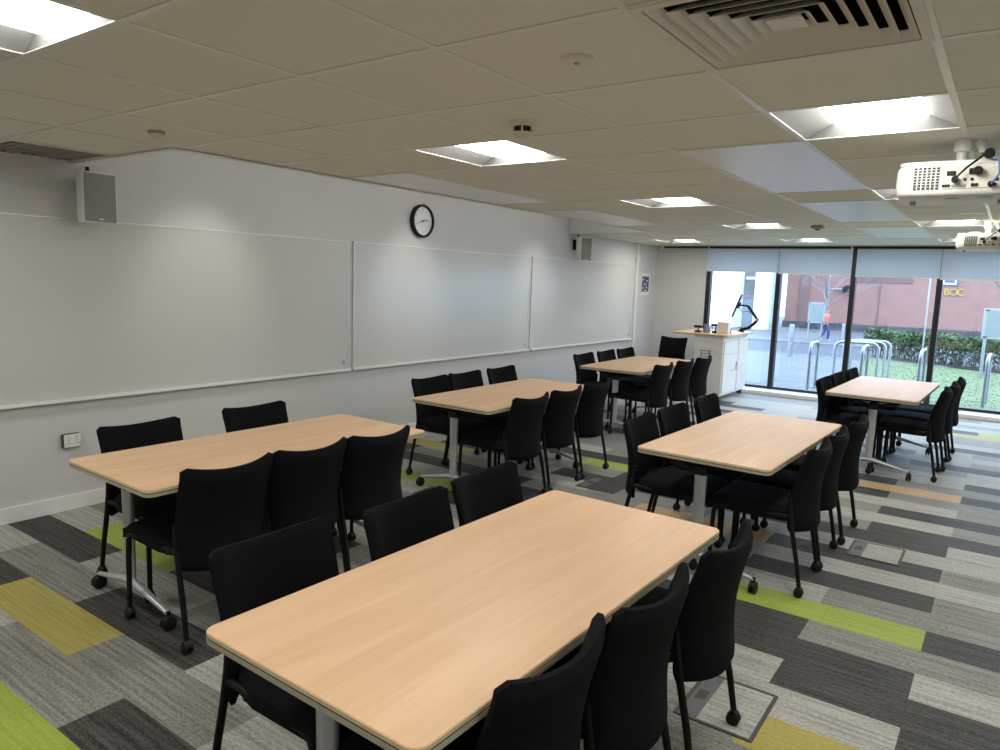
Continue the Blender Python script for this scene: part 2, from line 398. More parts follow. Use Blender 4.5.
# ceiling tiles (holes where fittings sit)
lights = [(2.413, .444), (2.413, 2.844), (4.213, 2.844), (2.413, 5.244), (4.213, 5.244), (2.413, 7.644), (4.213, 7.644), (.613, 10.044), (2.413, 10.044), (4.213, 10.044)]
hidden_lights = [(4.213, .444), (6.013, .444), (6.013, 2.844), (6.013, 5.244), (6.013, 7.644), (2.413, -1.956), (4.213, -1.956), (6.013, 10.044), (.613, .444)]
panels = [(3.613, 3.444), (3.613, 5.844), (1.213, 3.444), (1.213, 5.844), (3.613, 8.244)]
DIFF = (4.213, 1.644); GRI = (.013, 1.644)
cm = MB()
holes = {(round((x-GX0)/T), round((y-GY0)/T)) for x, y in lights+hidden_lights+[DIFF, GRI]}
for x, y in panels:
    for j in range(3): holes.add((round((x-GX0)/T), round((y-GY0)/T)+j))
for i in range(-2, 12):
    for j in range(-9, 18):
        if (i, j) in holes: continue
        x0, x1, y0, y1 = GX0+T*i, GX0+T*(i+1), GY0+T*j, GY0+T*(j+1)
        if x0 < .05: x0 = 0
        x0, x1, y0, y1 = max(x0, 0), min(x1, XR), max(y0, YB), min(y1, YW)
        if x1-x0 < .01 or y1-y0 < .01: continue
        if x1 <= RX+.01 and y0 >= RY0-.01 and y0 < RY1:
            if y1 <= RY1: continue
            y0 = RY1
        g = .0035
        cm.box2((x0+g, y0+g, H), (x1-g, y1-g, H+.015))
struct(cm.build('ceiling', M['ceil']))
cg = MB(); bw = .012
for i in range(-2, 11):
    x = GX0+T*i
    for a, b in ([(YB, RY0), (RY1, YW)] if x < RX-.01 else [(YB, YW)]): cg.box2((x-bw, a, H-.003), (x+bw, b, H-.0005))
for j in range(-7, 17):
    y = GY0+T*j
    x0 = RX if RY0+.01 < y < RY1 else 0
    xs = [x0] + sorted(q for px, py in panels if py+.1 < y < py+1.7 for q in (px+.004, px+.596)) + [XR]
    if xs[0] >= xs[1]: xs = xs[2:]
    for a, b in zip(xs[::2], xs[1::2]): cg.box2((a, y-bw, H-.0028), (b, y+bw, H-.0007))
struct(cg.build('ceiling_grid', M['tbar']))
rc = MB()   # raised slot in the ceiling beside the whiteboard wall
rc.box2((RX, RY0, H-.004), (RX+.012, RY1, RZ)); rc.box2((0, RY0-.012, H-.004), (RX, RY0, RZ)); rc.box2((0, RY1, H-.006), (RX, RY1+.012, RZ)); rc.box2((0, RY0, RZ), (RX, RY1, RZ+.02))
struct(rc.build('ceiling_recess', M['wall']))
et = MB(); et.box2((RX-.006, RY0, H-.010), (RX+.03, RY1, H-.004)); et.box2((0, RY0-.03, H-.010), (RX+.03, RY0, H-.004))
struct(et.build('trim_2', M['tbar']))
PLAB = ['long white metal ceiling panel nearest the camera, right of centre above the middle tables', 'long white metal ceiling panel just beyond the near one, left of the far projector',
        'long white metal ceiling panel on the raised slot edge above the clock', 'second white ceiling panel along the slot edge, towards the far speaker', 'farthest white ceiling panel, just before the roller blinds']
for (x, y), lb in zip(panels, PLAB):
    t = thing('ceiling_panel', lb, 'ceiling panel', (x, y, H), group='white ceiling panels')
    MB().box2((.004, .004, -.001), (.596, 1.796, .02), .003).build('panel_face', M['panelw'], t)
    MB().ring(rrect(.298, .898, .004, 1, .3, .9), rrect(.290, .890, .004, 1, .3, .9), -.005, -.0012).build('panel_trim', M['tbar'], t)

# recessed ceiling lights
def make_light():
    t = thing('ceiling_light', '', 'ceiling light', (0, 0, H), group='recessed square ceiling lights')
    for s in (-1, 1):      # sloping perforated metal sides left and right of the lens
        m = MB(); m.quad((.3+s*.292, .008, .001), (.3+s*.292, .592, .001), (.3+s*.178, .592, .060), (.3+s*.178, .008, .060))
        m.build('reflector', M['reflector'], t)
    for y in (.008, .592): MB().box((.3, y, .038), (.584, .003, .074)).build('end_plate', M['endplate'], t)
    m = MB(); n = 16; pr_ = []
    for k in range(n+1):
        a = k/n; pr_.append((.3 + (a-.5)*.36, .062-.058*math.sin(PI*a)**.7))
    for (xa, za), (xb, zb) in zip(pr_[:-1], pr_[1:]): m.quad((xa, .010, za), (xb, .010, zb), (xb, .590, zb), (xa, .590, za))
    m.build('lens', M['lens'], t, True)
    MB().box2((.01, .01, .078), (.59, .59, .086)).build('housing', M['reflector'], t)
    MB().ring(rrect(.299, .299, .004, 1, .3, .3), rrect(.288, .288, .004, 1, .3, .3), -.0015, -.0005).build('frame', M['tbar'], t)
    return t
LLAB = ['bright square ceiling light cut off at the top left corner of the photo', 'bright square ceiling light in the middle, just beyond the smoke detector', 'large bright ceiling light above the near projector, beside the vent',
        'bright ceiling light between clock and lectern, second along the left row', 'ceiling light hidden mostly behind the near projector', 'bright ceiling light third along the left row, before the small brown sensor',
        'bright ceiling light just left of the far projector bracket', 'small bright ceiling light farthest left, above the far wall corner', 'small bright ceiling light before the roller blinds, in the middle', 'small ceiling light peeking left of the far projector body']
L0 = make_light()
for i, ((x, y), lb) in enumerate(zip(lights, LLAB)):
    if i == 0: L0.location = (x, y, H); L0['label'] = lb
    else: dup(L0, (x, y, H), 0, lb)
for i, (x, y) in enumerate(hidden_lights):
    dup(L0, (x, y, H), 0, 'square ceiling light outside the photo, to the right of or behind the camera')

t = thing('cove_light', 'strip lamp tucked up in the ceiling slot, washing the wall above the clock', 'strip light', (1.10, (RY0+RY1)/2, RZ-.07))
MB().box((0, 0, .04), (.07, 6.0, .05), .006).build('batten_body', M['white'], t)
m = MB(); m.tube([(-.02, -2.95, 0), (-.02, 2.95, 0)], .014, 12); m.build('tube_lamp', M['tube'], t, True)
for wy, lb in ((3.12, 'small wall-washing lamp in the ceiling slot, above the near whiteboard end'), (5.42, 'small wall-washing lamp in the ceiling slot, above the clock'), (7.75, 'small wall-washing lamp in the ceiling slot, above the far whiteboard')):
    t = thing('wall_wash_lamp', lb, 'lamp', (1.02, wy, RZ), group='lamps inside the ceiling slot')
    rm_ = Matrix.Rotation(math.radians(53), 3, 'Y')
    m = MB(); m.cyl((0, 0, 0), (0, 0, -.05), .012, 12); m.build('stem', M['white'], t)
    m = MB(); m.lathe([(.036, .045), (.040, .03), (.040, -.04), (.036, -.04), (.034, .02)], seg=24, caps=False)
    bmesh.ops.transform(m.bm, matrix=Matrix.Translation((0, 0, -.08)) @ rm_.to_4x4(), verts=m.bm.verts); m.build('shade', M['white'], t, True)
    ld = bpy.data.lights.new('beam', 'SPOT'); ld.energy = 22; ld.color = (1., .97, .92); ld.spot_size = math.radians(58); ld.spot_blend = 1.; ld.shadow_soft_size = .03
    lo = bpy.data.objects.new('beam', ld); C.objects.link(lo); lo.parent = t; lo.location = (-.045, 0, -.115); lo.rotation_euler = (0, math.radians(42), 0)
# four-way air diffuser
t = thing('air_diffuser', 'square louvred air vent in the ceiling at the top right', 'air vent', (DIFF[0]+.3, DIFF[1]+.3, H))
MB().ring(rrect(.298, .298, .004, 1), rrect(.272, .272, .004, 1), -.006, .004).build('frame', M['diffuser'], t)
for i in range(6):
    a = .268-.040*i
    m = MB(); po, pi = rrect(a, a, .003, 1), rrect(a-.026, a-.026, .003, 1); n = len(po)
    vo = [[m.bm.verts.new((x, y, z)) for x, y in p] for p, z in ((po, -.004), (pi, .016), (pi, .0175), (po, -.0022))]
    for k in range(n):
        j = (k+1) % n
        for q in range(4): m.bm.faces.new((vo[q][k], vo[q][j], vo[(q+1) % 4][j], vo[(q+1) % 4][k]))
    m.build('louvre', M['diffuser'], t)
MB().box((0, 0, .002), (.085, .085, .006), .002).build('centre_plate', M['diffuser'], t)
m = MB(); m.box((0, 0, .13), (.58, .58, .002)); 
for s in (-1, 1): m.box((s*.289, 0, .068), (.002, .58, .126)); m.box((0, s*.289, .068), (.58, .002, .126))
m.build('plenum', M['dark'], t)
# slatted grille at the left edge
t = thing('air_grille', 'dark slatted air grille in the ceiling at the far left edge', 'air vent', (GRI[0]+.3, GRI[1]+.3, H))
MB().ring(rrect(.298, .298, .004, 1), rrect(.262, .262, .004, 1), -.005, .004).build('frame', M['diffuser'], t)
for k in range(11):
    MB().box((0, -.25+.05*k, .010), (.52, .003, .026), rot=Matrix.Rotation(-.5, 3, 'X')).build('blade', M['diffuser'], t)
MB().box((0, 0, .05), (.58, .58, .002)).build('backing', M['dark'], t)

# ceiling devices
t = thing('smoke_detector', 'round white smoke detector with dark slots, beside the middle ceiling light', 'smoke detector', (3.295, 2.571, H))
MB().lathe([(.060, 0), (.058, -.016), (.050, -.022)], seg=28).build('base', M['cream'], t, True)
MB().lathe([(.041, -.022), (.041, -.044)], seg=28).build('sensing_slot', M['dark'], t, True)
m = MB(); m.lathe([(.047, -.044), (.045, -.054), (.028, -.066), (0.0, -.069)], seg=28)
for k in range(6):
    a = k*PI/3; m.box((.0440*math.cos(a), .0440*math.sin(a), -.033), (.004, .008, .024), rot=Matrix.Rotation(a, 3, 'Z'))
m.build('cap', M['cream'], t, True)
t = thing('ceiling_disc', 'flat round cream cover on the ceiling tile left of the vent', 'ceiling sensor', (3.92, 1.927, H))
MB().lathe([(.050, 0), (.050, -.008), (.043, -.013), (0.0, -.015)], seg=32).build('cover', M['cream'], t, True)
MB().lathe([(.010, -.013), (.008, -.018), (0., -.019)], seg=12).build('centre_screw', M['edge'], t, True)
t = thing('occupancy_sensor', 'small round ceiling sensor with dark rim, above the left whiteboard', 'ceiling sensor', (1.579, 1.93, H+.001))
MB().lathe([(.040, 0), (.038, -.014)], seg=24).build('rim', M['edge'], t, True)
MB().lathe([(.034, -.014), (.032, -.024), (.015, -.030), (0., -.031)], seg=24).build('dome', M['cream'], t, True)
t = thing('motion_detector', 'small square brown detector on the ceiling, before the far middle light', 'ceiling sensor', (3.33, 7.95, H))
MB().box((0, 0, -.018), (.11, .11, .036), .006).build('case', M['edge'], t)
MB().lathe([(.03, -.036), (.022, -.048), (0, -.052)], seg=16).build('eye', M['groove'], t, True)

# ------------------------------------------------------------------ whiteboards, clock, wall things
BZ0, BZ1 = .757, 1.943
BLAB = ['large blank whiteboard on the left wall, nearest the camera, under the near speaker', 'middle blank whiteboard on the left wall, right below the clock', 'farthest blank whiteboard on the left wall, below the far speaker']
for y0, y1, lb in ((1.61, 4.602, BLAB[0]), (4.66, 7.652, BLAB[1]), (7.71, 10.68, BLAB[2])):
    L = y1-y0
    t = thing('whiteboard', lb, 'whiteboard', (0, y0, BZ0), group='whiteboards along the left wall')
    MB().box2((.002, .008, .008), (.016, L-.008, BZ1-BZ0-.008)).build('writing_surface', M['board'], t)
    m = MB()
    m.box2((.001, 0, BZ1-BZ0-.010), (.020, L, BZ1-BZ0), .002); m.box2((.001, 0, 0), (.020, .010, BZ1-BZ0), .002); m.box2((.001, L-.010, 0), (.020, L, BZ1-BZ0), .002)
    m.build('frame', M['alu'], t)
    m = MB(); m.box2((.001, 0, -.014), (.050, L, .004), .003); m.box2((.044, 0, -.012), (.052, L, .012), .002)
    m.build('pen_tray', M['traywhite'], t)
    MB().box2((.017, L-.07, .05), (.021, L-.045, .085), .001).build('maker_plate', M['midgrey'], t)
# clock
t = thing('wall_clock', 'round black-rimmed wall clock above the middle whiteboard', 'clock', (0, 5.594, 2.208))
MB().lathe([(.155, .002), (.166, .004), (.168, .040), (.160, .050), (.146, .050), (.142, .012)], axis='X', seg=48, caps=False).build('rim', M['plastic'], t, True)
MB().lathe([(0, .010), (.145, .010), (.145, .026), (0, .026)], axis='X', seg=48).build('dial', M['clockface'], t)
def hand(ang, l, w, name, x=.029, tail=.02):
    a = math.radians(ang); d = Vector((0, math.sin(a), math.cos(a))); s = Vector((0, math.cos(a), -math.sin(a)))
    m = MB(); m.bm.faces.new([m.bm.verts.new(Vector((x, 0, 0)) + p) for p in (-d*tail - s*w, -d*tail + s*w, d*l + s*w*.6, d*l - s*w*.6)])
    r = bmesh.ops.extrude_face_region(m.bm, geom=list(m.bm.faces)); bmesh.ops.translate(m.bm, verts=[v for v in r['geom'] if isinstance(v, bmesh.types.BMVert)], vec=(.002, 0, 0))
    return m.build(name, M['plastic'], t)
hand(80, .085, .006, 'hour_hand'); hand(252, .118, .0022, 'minute_hand', .032)
MB().lathe([(.008, .028), (.008, .036), (0, .037)], axis='X', seg=12).build('centre_cap', M['plastic'], t)
for h in range(1, 13):
    a = math.radians(h*30)
    text_mesh('numeral', str(h), .030, .0004, M['midgrey'], t, (.0268, .112*math.sin(a), .112*math.cos(a)), (PI/2, 0, PI/2))
m = MB()
for h in range(60):
    a = math.radians(h*6); l = .010 if h % 5 == 0 else .005
    m.box((.0265, (.139-l/2)*math.sin(a), (.139-l/2)*math.cos(a)), (.001, .0016, l), rot=Matrix.Rotation(-a, 3, 'X'))
m.build('minute_track', M['midgrey'], t)
# loudspeakers
def make_speaker():
    t = thing('loudspeaker', '', 'speaker', group='loudspeakers on the left wall')
    MB().box((.095, 0, 0), (.085, .215, .32), .006).build('cabinet', M['white'], t)
    MB().box((.144, 0, 0), (.008, .195, .30), .003).build('front_grille', M['grey'], t)
    m = MB(); m.box((-.03, 0, .06), (.08, .05, .08), .004); m.box((-.068, 0, .06), (.012, .09, .14), .003); m.tube([(-.02, 0, .10), (-.02, 0, .205)], .012, 10)
    m.build('wall_bracket', M['plastic'], t)
    MB().box((.1485, 0, -.135), (.002, .03, .008), .0005).build('badge', M['alu'], t)
    return t
s0 = make_speaker(); s0.location = (.06, 2.31, 2.075); s0['label'] = 'grey-fronted loudspeaker on the left wall above the near whiteboard'
s1 = dup(s0, (.08, 8.76, 2.09), -.25, 'white loudspeaker farther along, at the end of the ceiling slot')
# socket
t = thing('power_socket', 'small double white power socket low on the left wall', 'socket', (0, 2.142, .480))
MB().box((.018, 0, 0), (.034, .108, .090), .004).build('back_box', M['groove'], t)
MB().box((.039, 0, 0), (.010, .102, .086), .004).build('faceplate', M['white'], t)
for sy in (-1, 1):
    MB().box((.046, sy*.024, .026), (.006, .014, .020), .002).build('switch', M['cream'], t)
    for n_, (dy, dz, w_, h_) in enumerate(((0, .002, .004, .009), (-.009, -.018, .007, .004), (.009, -.018, .007, .004))): MB().box((.0445, sy*.025+dy, dz), (.0012, w_, h_)).build('pin_hole', M['groove'], t)
# trunking and notice near the far corner
t = thing('cable_trunking', 'slim white vertical cable trunking at the end of the last whiteboard', 'trunking', (0, 10.80, 0))
MB().box2((.001, -.03, .11), (.035, .03, H-.001), .004).build('cover', M['skirt'], t)
MB().box2((.001, -.045, H-.30), (.045, .045, H-.20), .004).build('coupler', M['skirt'], t)
t = thing('wall_notice', 'white notice with a dark violet printed panel by the far left corner', 'notice', (0, 11.20, 1.64))
MB().box((.003, 0, 0), (.004, .36, .36), .001).build('paper', M['white'], t)
MB().box((.0058, -.01, .005), (.0016, .27, .25)).build('printed_panel', M['violet'], t)
m = MB()
for y, z, w, h in ((-.09, .08, .05, .02), (.06, .06, .06, .018), (-.02, 0, .08, .018), (.05, -.05, .05, .03), (-.08, -.06, .04, .02), (.0, -.1, .12, .012)): m.box((.0068, y-.01, z), (.001, w, h))
m.build('pale_marks', M['panelw'], t)

# ------------------------------------------------------------------ window wall
for n in range(1, 7):
    x0, x1 = WX[n-1], WX[n]
    w = struct(MB().box2((x0, YW+.02, .06), (x1, YW+.09, .10), .003).build('window_%d' % n, M['black']))
    m = MB(); m.box2((x0-.035, YW-.01, .06), (x0+.035, YW+.10, 2.262), .004); m.build('mullion', M['black'], w)
    MB().box2((x0, YW+.02, 2.24), (x1, YW+.09, 2.262), .002).build('head_frame', M['black'], w)
    MB().box2((x0+.03, YW+.046, .09), (x1-.03, YW+.056, 2.25)).build('glass_pane', M['glass'], w)
BL = ['roller blind over the far-left window behind the lectern', 'roller blind left of the middle mullion, above the bare tree and bike stand', 'roller blind right of the middle mullion, above the hedge', 'rightmost roller blind, cut by the photo edge']
for n in range(5):
    x0, x1 = WX[n]+(-.025, .003, .030, .003, .03)[n], WX[n+1]-(.003, .030, .003, .03, .03)[n]
    lb = BL[n] if n < 4 else 'roller blind outside the photo to the right'
    t = thing('roller_blind', lb, 'blind', ((x0+x1)/2, YW-.045, 2.25), group='pale roller blinds')
    w = (x1-x0)/2
    zb = 1.90-2.25-.018*n
    m = MB(); m.box2((-w, -.001, zb), (w, .001, -.01)); m.build('fabric', M['blind'], t)
    MB().box2((-w, -.006, zb-.014), (w, .006, zb+.004), .003).build('bottom_bar', M['tbar'], t)
    MB().tube([(-w, .012, -.012), (w, .012, -.012)], .016, 14).build('roller_tube', M['tbar'], t, True)
t = thing('blind_rail', 'long thin black rail under the ceiling above the blinds', 'rail', (0, YW-.06, 2.272))
MB().box2((.12, -.012, -.014), (XR-.01, .02, .012), .002).build('track', M['black'], t)
MB().box2((.085, -.03, -.035), (.155, .03, .02), .004).build('end_bracket', M['white'], t)
for x in (.93, 3.05): MB().box2((x-.012, -.016, -.018), (x+.012, .02, .014), .002).build('clip', M['white'], t)

# ------------------------------------------------------------------ tables
HL, HW, TZ = .824, .368, .730
def caster(p, mat_hub=True, r=.026, parent=None):
    m = MB()
    x, y = p
    for s in (-1, 1): m.lathe([(0, -.008), (r*.8, -.008), (r, -.005), (r, .005), (r*.8, .008), (0, .008)], c=(x+s*.0115, y, r), axis='X', seg=18)
    m.box((x, y, r), (.012, .014, .014))
    m.tube([(x, y-.021+.004*k, r+.0315-.0009*(k-5)**2) for k in range(11)], .008, 8, flat=(2.0, .7))
    return m.build('caster', M['plastic'], parent, True)
def make_table():
    t = thing('meeting_table', '', 'table', group='beech-topped meeting tables')
    MB().prism(rrect(HW, HL, .035), TZ-.010, TZ).build('tabletop', M['beech'], t)
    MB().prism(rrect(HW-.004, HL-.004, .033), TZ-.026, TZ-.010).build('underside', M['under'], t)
    MB().ring(rrect(HW+.002, HL+.002, .037), rrect(HW-.006, HL-.006, .031), TZ-.012, TZ-.0015).build('top_edge', M['beechedge'], t, True)
    MB().ring(rrect(HW+.0005, HL+.0005, .0355), rrect(HW-.006, HL-.006, .031), TZ-.017, TZ-.012).build('edge_groove', M['groove'], t, True)
    MB().ring(rrect(HW+.002, HL+.002, .037), rrect(HW-.006, HL-.006, .031), TZ-.030, TZ-.017).build('lower_edge', M['edge'], t, True)
    m = MB(); m.box((0, 0, TZ-.062), (.06, 1.22, .055), .006)
    for s in (-1, 1): m.box((s*.16, 0, TZ-.038), (.035, 1.15, .022), .004)
    m.build('under_beam', M['blackmetal'], t)
    for s in (-1, 1):
        y = s*.655; ox = 0
        lg = MB().tube([(ox, y, .112), (ox, y, .25), (ox, y, .60)], [.027, .028, .033], 20, flat=(1.1, .75)).build('leg_column', M['silver'], t, True)
        MB().box((ox, y, .625), (.080, .062, .06), .012).build('tilt_hinge', M['plastic'], lg)
        m = MB(); m.box((0, y, TZ-.045), (.44, .05, .035), .006)
        for q in (-1, 1): m.tube([(ox+q*.035, y, .63), (q*.20, y, TZ-.05)], .012, 8)
        m.build('top_bracket', M['blackmetal'], lg)
        ft = MB().tube([(ox-.335, y, .078), (ox-.19, y, .106), (ox-.03, y, .138), (ox+.03, y, .138), (ox+.19, y, .106), (ox+.335, y, .078)], [.012, .017, .026, .026, .017, .012], 14, flat=(1, .8)).build('foot_bar', M['silver'], t, True)
        for q in (-1, 1):
            caster((ox+q*.332, y), r=.033, parent=ft)
            MB().cyl((ox+q*.332, y, .060), (ox+q*.332, y, .088), .011, 12).build('caster_stem', M['blackmetal'], ft)
    return t
TABS = dict(A=(3.840, 1.787, .025-.045), B=(1.898, 2.298, -.021), C=(1.788, 4.771, -.006), D=(3.790, 4.48, -.027), E=(1.59, 7.68, .02), F=(4.128, 7.746, -.025))
TL = dict(A='beech-topped table closest to the camera, in the centre foreground', B='beech-topped table on the left, beside the near whiteboard', C='beech-topped table below the middle whiteboard, behind the left one',
          D='beech-topped table in the middle of the right-hand row', E='beech-topped table at the back left, in front of the lectern', F='beech-topped table at the back right, by the windows')
t0 = make_table()
for i, (k, (x, y, a)) in enumerate(TABS.items()):
    if i == 0: t0.location = (x, y, 0); t0.rotation_euler = (0, 0, a); t0['label'] = TL[k]
    else: tr_ = dup(t0, (x, y, 0), a, TL[k])
    for ch in (t0 if i == 0 else tr_).children:      # the folding leg frames do not sit quite central
        if ch.name.startswith(('leg_column', 'foot_bar')): ch.location.x = dict(A=-.09, B=-.15, C=-.075, D=-.045, E=.0, F=.01)[k]

for o in list(C.objects):
    if o.get('label') == TL['A']: o.scale = (1.02, 1.012, 1); o.location.x += .006; o.location.y += .006
    if o.get('label') == TL['B']: o.scale = (1.02, 1.02, 1); o.location.x += -.012; o.location.y += .025

# ------------------------------------------------------------------ chairs
def make_chair():
    t = thing('meeting_chair', '', 'chair', group='black meeting chairs')
    # seat: upholstered pad with a waterfall front (local +y is the front)
    def top(u, v):
        x = (u-.5); yr = -.278+.105*abs(2*x)**2.2; y = yr+(.243-yr)*v
        w = .405+.050*min(1, v/.25)
        ex = abs(2*x)
        z = .468 + .010*v - .5*max(0, v-.80)**2*1.1 - .008*ex**4
        return Vector((x*w, y, z))
    def fs(u, v):
        e = 1e-3
        p = top(u, v); a = top(min(1, u+e), v)-top(max(0, u-e), v); b = top(u, min(1, v+e))-top(u, max(0, v-e))
        return p - Vector((0, 0, .040)), Vector((0, 0, 1))
    def th(u, v):
        d = min(u, 1-u, v, 1-v); return .046 + .034*min(1, d/.09)**.5
    MB().shell(fs, 16, 16, th).build('seat', M['fabric'], t, True)
    # backrest: tall wrapped shell, flared top corners, dipping top edge, runs down behind the seat
    def bk(u, v):
        s = 2*u-1
        w = .214 + .004*math.sin(PI*v) + .013*v**3
        if v < .08: w -= .014*(1-v/.08)**2
        zt = .788 + .028*s*s - .020*max(0, (abs(s)-.88)/.12)**2
        zb = .335 + .010*abs(s)**3
        z = zb + (zt-zb)*v
        yc = -.304 + .022*math.sin(PI*min(1, v*1.1)) - .024*v**2.2
        return Vector((s*w, yc + (.104-.046*v)*abs(s)**2.3, z))
    def fb(u, v):
        e = 1e-3
        p = bk(u, v); a = bk(min(1, u+e), v)-bk(max(0, u-e), v); b = bk(u, min(1, v+e))-bk(u, max(0, v-e))
        return p, a.cross(b).normalized()
    def tb(u, v):
        d = min(u*.45, (1-u)*.45, v*.45, (1-v)*.45); return .014 + .027*min(1, d/.03)**.5
    MB().shell(fb, 18, 22, tb).build('backrest', M['fabric'], t, True)
    for s in (-1, 1):
        # front leg curves up under the seat edge and runs back as the side rail
        P = [(s*.226, .205, .050), (s*.224, .203, .30), (s*.222, .200, .385), (s*.220, .188, .412), (s*.218, .165, .420)]
        lg = MB().tube(P, [.0115, .0125, .013, .013, .0125], 12).build('leg', M['blackmetal'], t, True)
        caster((s*.226, .205), r=.024, parent=lg)
        lg = MB().tube([(s*.224, -.285, .050), (s*.221, -.258, .20), (s*.217, -.222, .36), (s*.215, -.203, .47), (s*.214, -.198, .55)], [.0115, .0125, .013, .013, .012], 12).build('leg', M['blackmetal'], t, True)
        caster((s*.224, -.285), r=.024, parent=lg)
        MB().tube([(s*.218, .165, .420), (s*.210, 0, .418), (s*.214, -.210, .428)], .0125, 10).build('side_rail', M['blackmetal'], t, True)
    m = MB(); m.tube([(-.216, .10, .402), (.216, .10, .402)], .010, 8); m.tube([(-.216, -.12, .404), (.216, -.12, .404)], .010, 8)
    m.build('cross_rail', M['blackmetal'], t, True)
    return t
RZ_, LZ_ = PI/2, -PI/2      # facing -x, facing +x
tn = dict(A='the front centre table', B='the left foreground table', C='the table below the middle whiteboard', D='the middle right table', E='the table before the lectern', F='the table by the windows')
CH = []
def row(tk, side, xs, ys, words, jit=.02):
    for x, y, w in zip(xs, ys, words):
        sd = 'right-hand' if side == 'R' else 'left-hand'
        CH.append((x, y, (RZ_ if side == 'R' else LZ_) + random.uniform(-jit, jit), 'black chair, %s side of %s, %s' % (sd, tn[tk], w)))
w3 = ['nearest the camera', 'middle one', 'farthest away']
row('A', 'R', (3.995, 4.035, 4.065), (1.355, 1.82, 2.355), w3)
row('A', 'L', (3.47, 3.535, 3.52), (1.375, 1.935, 2.45), w3)
row('B', 'R', (2.03, 2.035, 2.055), (1.82, 2.27, 2.725), w3)
row('B', 'L', (1.527, 1.50), (1.97, 2.71), ['nearest the camera', 'farther one'])
row('C', 'R', (1.965, 1.965, 1.965), (4.36, 4.87, 5.38), w3)
row('C', 'L', (1.38, 1.375, 1.37), (4.52, 5.00, 5.57), w3)
row('D', 'R', (3.98, 3.985, 4.01), (4.145, 4.62, 5.18), w3)
row('D', 'L', (3.48, 3.47, 3.49), (4.14, 4.68, 5.31), w3)
row('E', 'R', (1.79, 1.80, 1.82), (7.22, 7.82, 8.36), w3)
row('E', 'L', (1.235, 1.235, 1.25), (7.44, 8.02, 8.53), w3)
row('F', 'R', (4.35, 4.38, 4.40), (7.42, 7.93, 8.45), w3)
row('F', 'L', (3.925, 3.94, 3.98), (7.34, 7.86, 8.45), w3)
CH.append((.60, 10.85, PI, 'black fabric chair alone against the far wall, left of the lectern'))
c0 = make_chair()
for i, (x, y, a, lb) in enumerate(CH):
    if i == 0: c0.location = (x, y, 0); c0.rotation_euler = (0, 0, a); c0['label'] = lb
    else: dup(c0, (x, y, 0), a, lb)

# ------------------------------------------------------------------ floor boxes
def floor_box(x, y, w, d, lb, lid, rz=0.):
    t = thing('floor_box', lb, 'floor outlet', (x, y, .0005), rz, 'outlet boxes let into the carpet')
    MB().ring(rrect(w/2, d/2, .004, 1), rrect(w/2-.014, d/2-.014, .003, 1), 0, .004).build('frame', M['groove'], t)
    MB().box2((-w/2+.015, -d/2+.015, 0), (w/2-.015, d/2-.015, .003)).build('carpet_lid', M[lid], t)
    MB().box2((-w/2+.015, -d/2+.02, .003), (-w/2+.085, d/2-.02, .0055), .001).build('cable_flap', M['flap'], t)
    MB().box2((-w/2+.03, -.035, .0055), (-w/2+.07, .035, .0068), .0005).build('handle_recess', M['groove'], t)
floor_box(4.29, 2.69, .30, .37, 'square floor box with dark frame under the chair at right foreground', 'cL')
floor_box(2.48, 5.12, .34, .33, 'dark square floor box in the aisle between the two middle tables', 'cD')
floor_box(4.50, 4.95, .30, .33, 'floor box with grey flap beside the right chairs of the middle right table', 'cL')

# ------------------------------------------------------------------ lectern and the things on it
LX0, LX1, LY0, LY1, LZ = 1.33, 1.75, 10.08, 11.22, .965
t = thing('lectern', 'white lectern cabinet on casters with a beech worktop by the window', 'lectern', ((LX0+LX1)/2, (LY0+LY1)/2, 0))
hx, hy = (LX1-LX0)/2, (LY1-LY0)/2
MB().box2((-hx, -hy, .075), (hx, .10, LZ-.025), .004).build('cabinet', M['lectern'], t)
MB().box2((-hx+.03, .105, .075), (hx, hy, LZ-.025), .004).build('side_cabinet', M['lectern'], t)
MB().prism(rrect(.415, hy+.05, .03, cx=-.13, cy=0), LZ-.025, LZ).build('worktop', M['beech'], t)
d = MB().box2((hx, -hy+.03, .11), (hx+.018, .08, .66), .003).build('door', M['lectern'], t)
MB().box2((hx+.018, .02, .42), (hx+.030, .035, .54), .003).build('handle', M['midgrey'], d)
MB().box2((hx+.0185, -.22, .425), (hx+.0195, -.02, .432)).build('lettering_strip', M['midgrey'], d)
MB().box2((hx, -hy+.03, .68), (hx+.018, .08, .88), .003).build('drawer', M['lectern'], t)
MB().box2((hx, .12, .11), (hx+.018, hy-.02, .88), .003).build('side_panel', M['lectern'], t)
v = MB()
for zz in (.60, .64, .68, .72): v.box((-.03, -hy-.002, zz), (.16, .006, .012))
v.box((-.10, -hy-.002, .66), (.012, .006, .14)); v.box((.02, -hy-.002, .66), (.012, .006, .14))
v.build('front_vent', M['grey'], t)
for sx in (-1, 1):
    for yy in (-hy+.06, hy-.07):
        m = MB()
        for s in (-1, 1): m.lathe([(0, -.012), (.034, -.012), (.040, -.006), (.040, .006), (.034, .012), (0, .012)], c=(sx*(hx-.05)+s*.018, yy, .040), axis='X', seg=18)
        m.box((sx*(hx-.05), yy, .062), (.05, .05, .024), .004)
        m.build('caster', M['plastic'], t, True)
def gadget(x, y, lb, h):
    t = thing('desk_gadget', lb, 'gadget', (x, y, LZ), group='small dark gadgets on the lectern')
    MB().box((0, 0, .015), (.085, .075, .03), .006).build('base', M['plastic'], t)
    MB().cyl((0, 0, .03), (0, 0, h-.02), .014, 14).build('stem', M['midgrey'], t, True)
    MB().box((0, 0, h), (.125, .075, .035), .012).build('head', M['plastic'], t, True)
gadget(1.30, 10.28, 'small dark gadget with a wide head, left end of the lectern', .085)
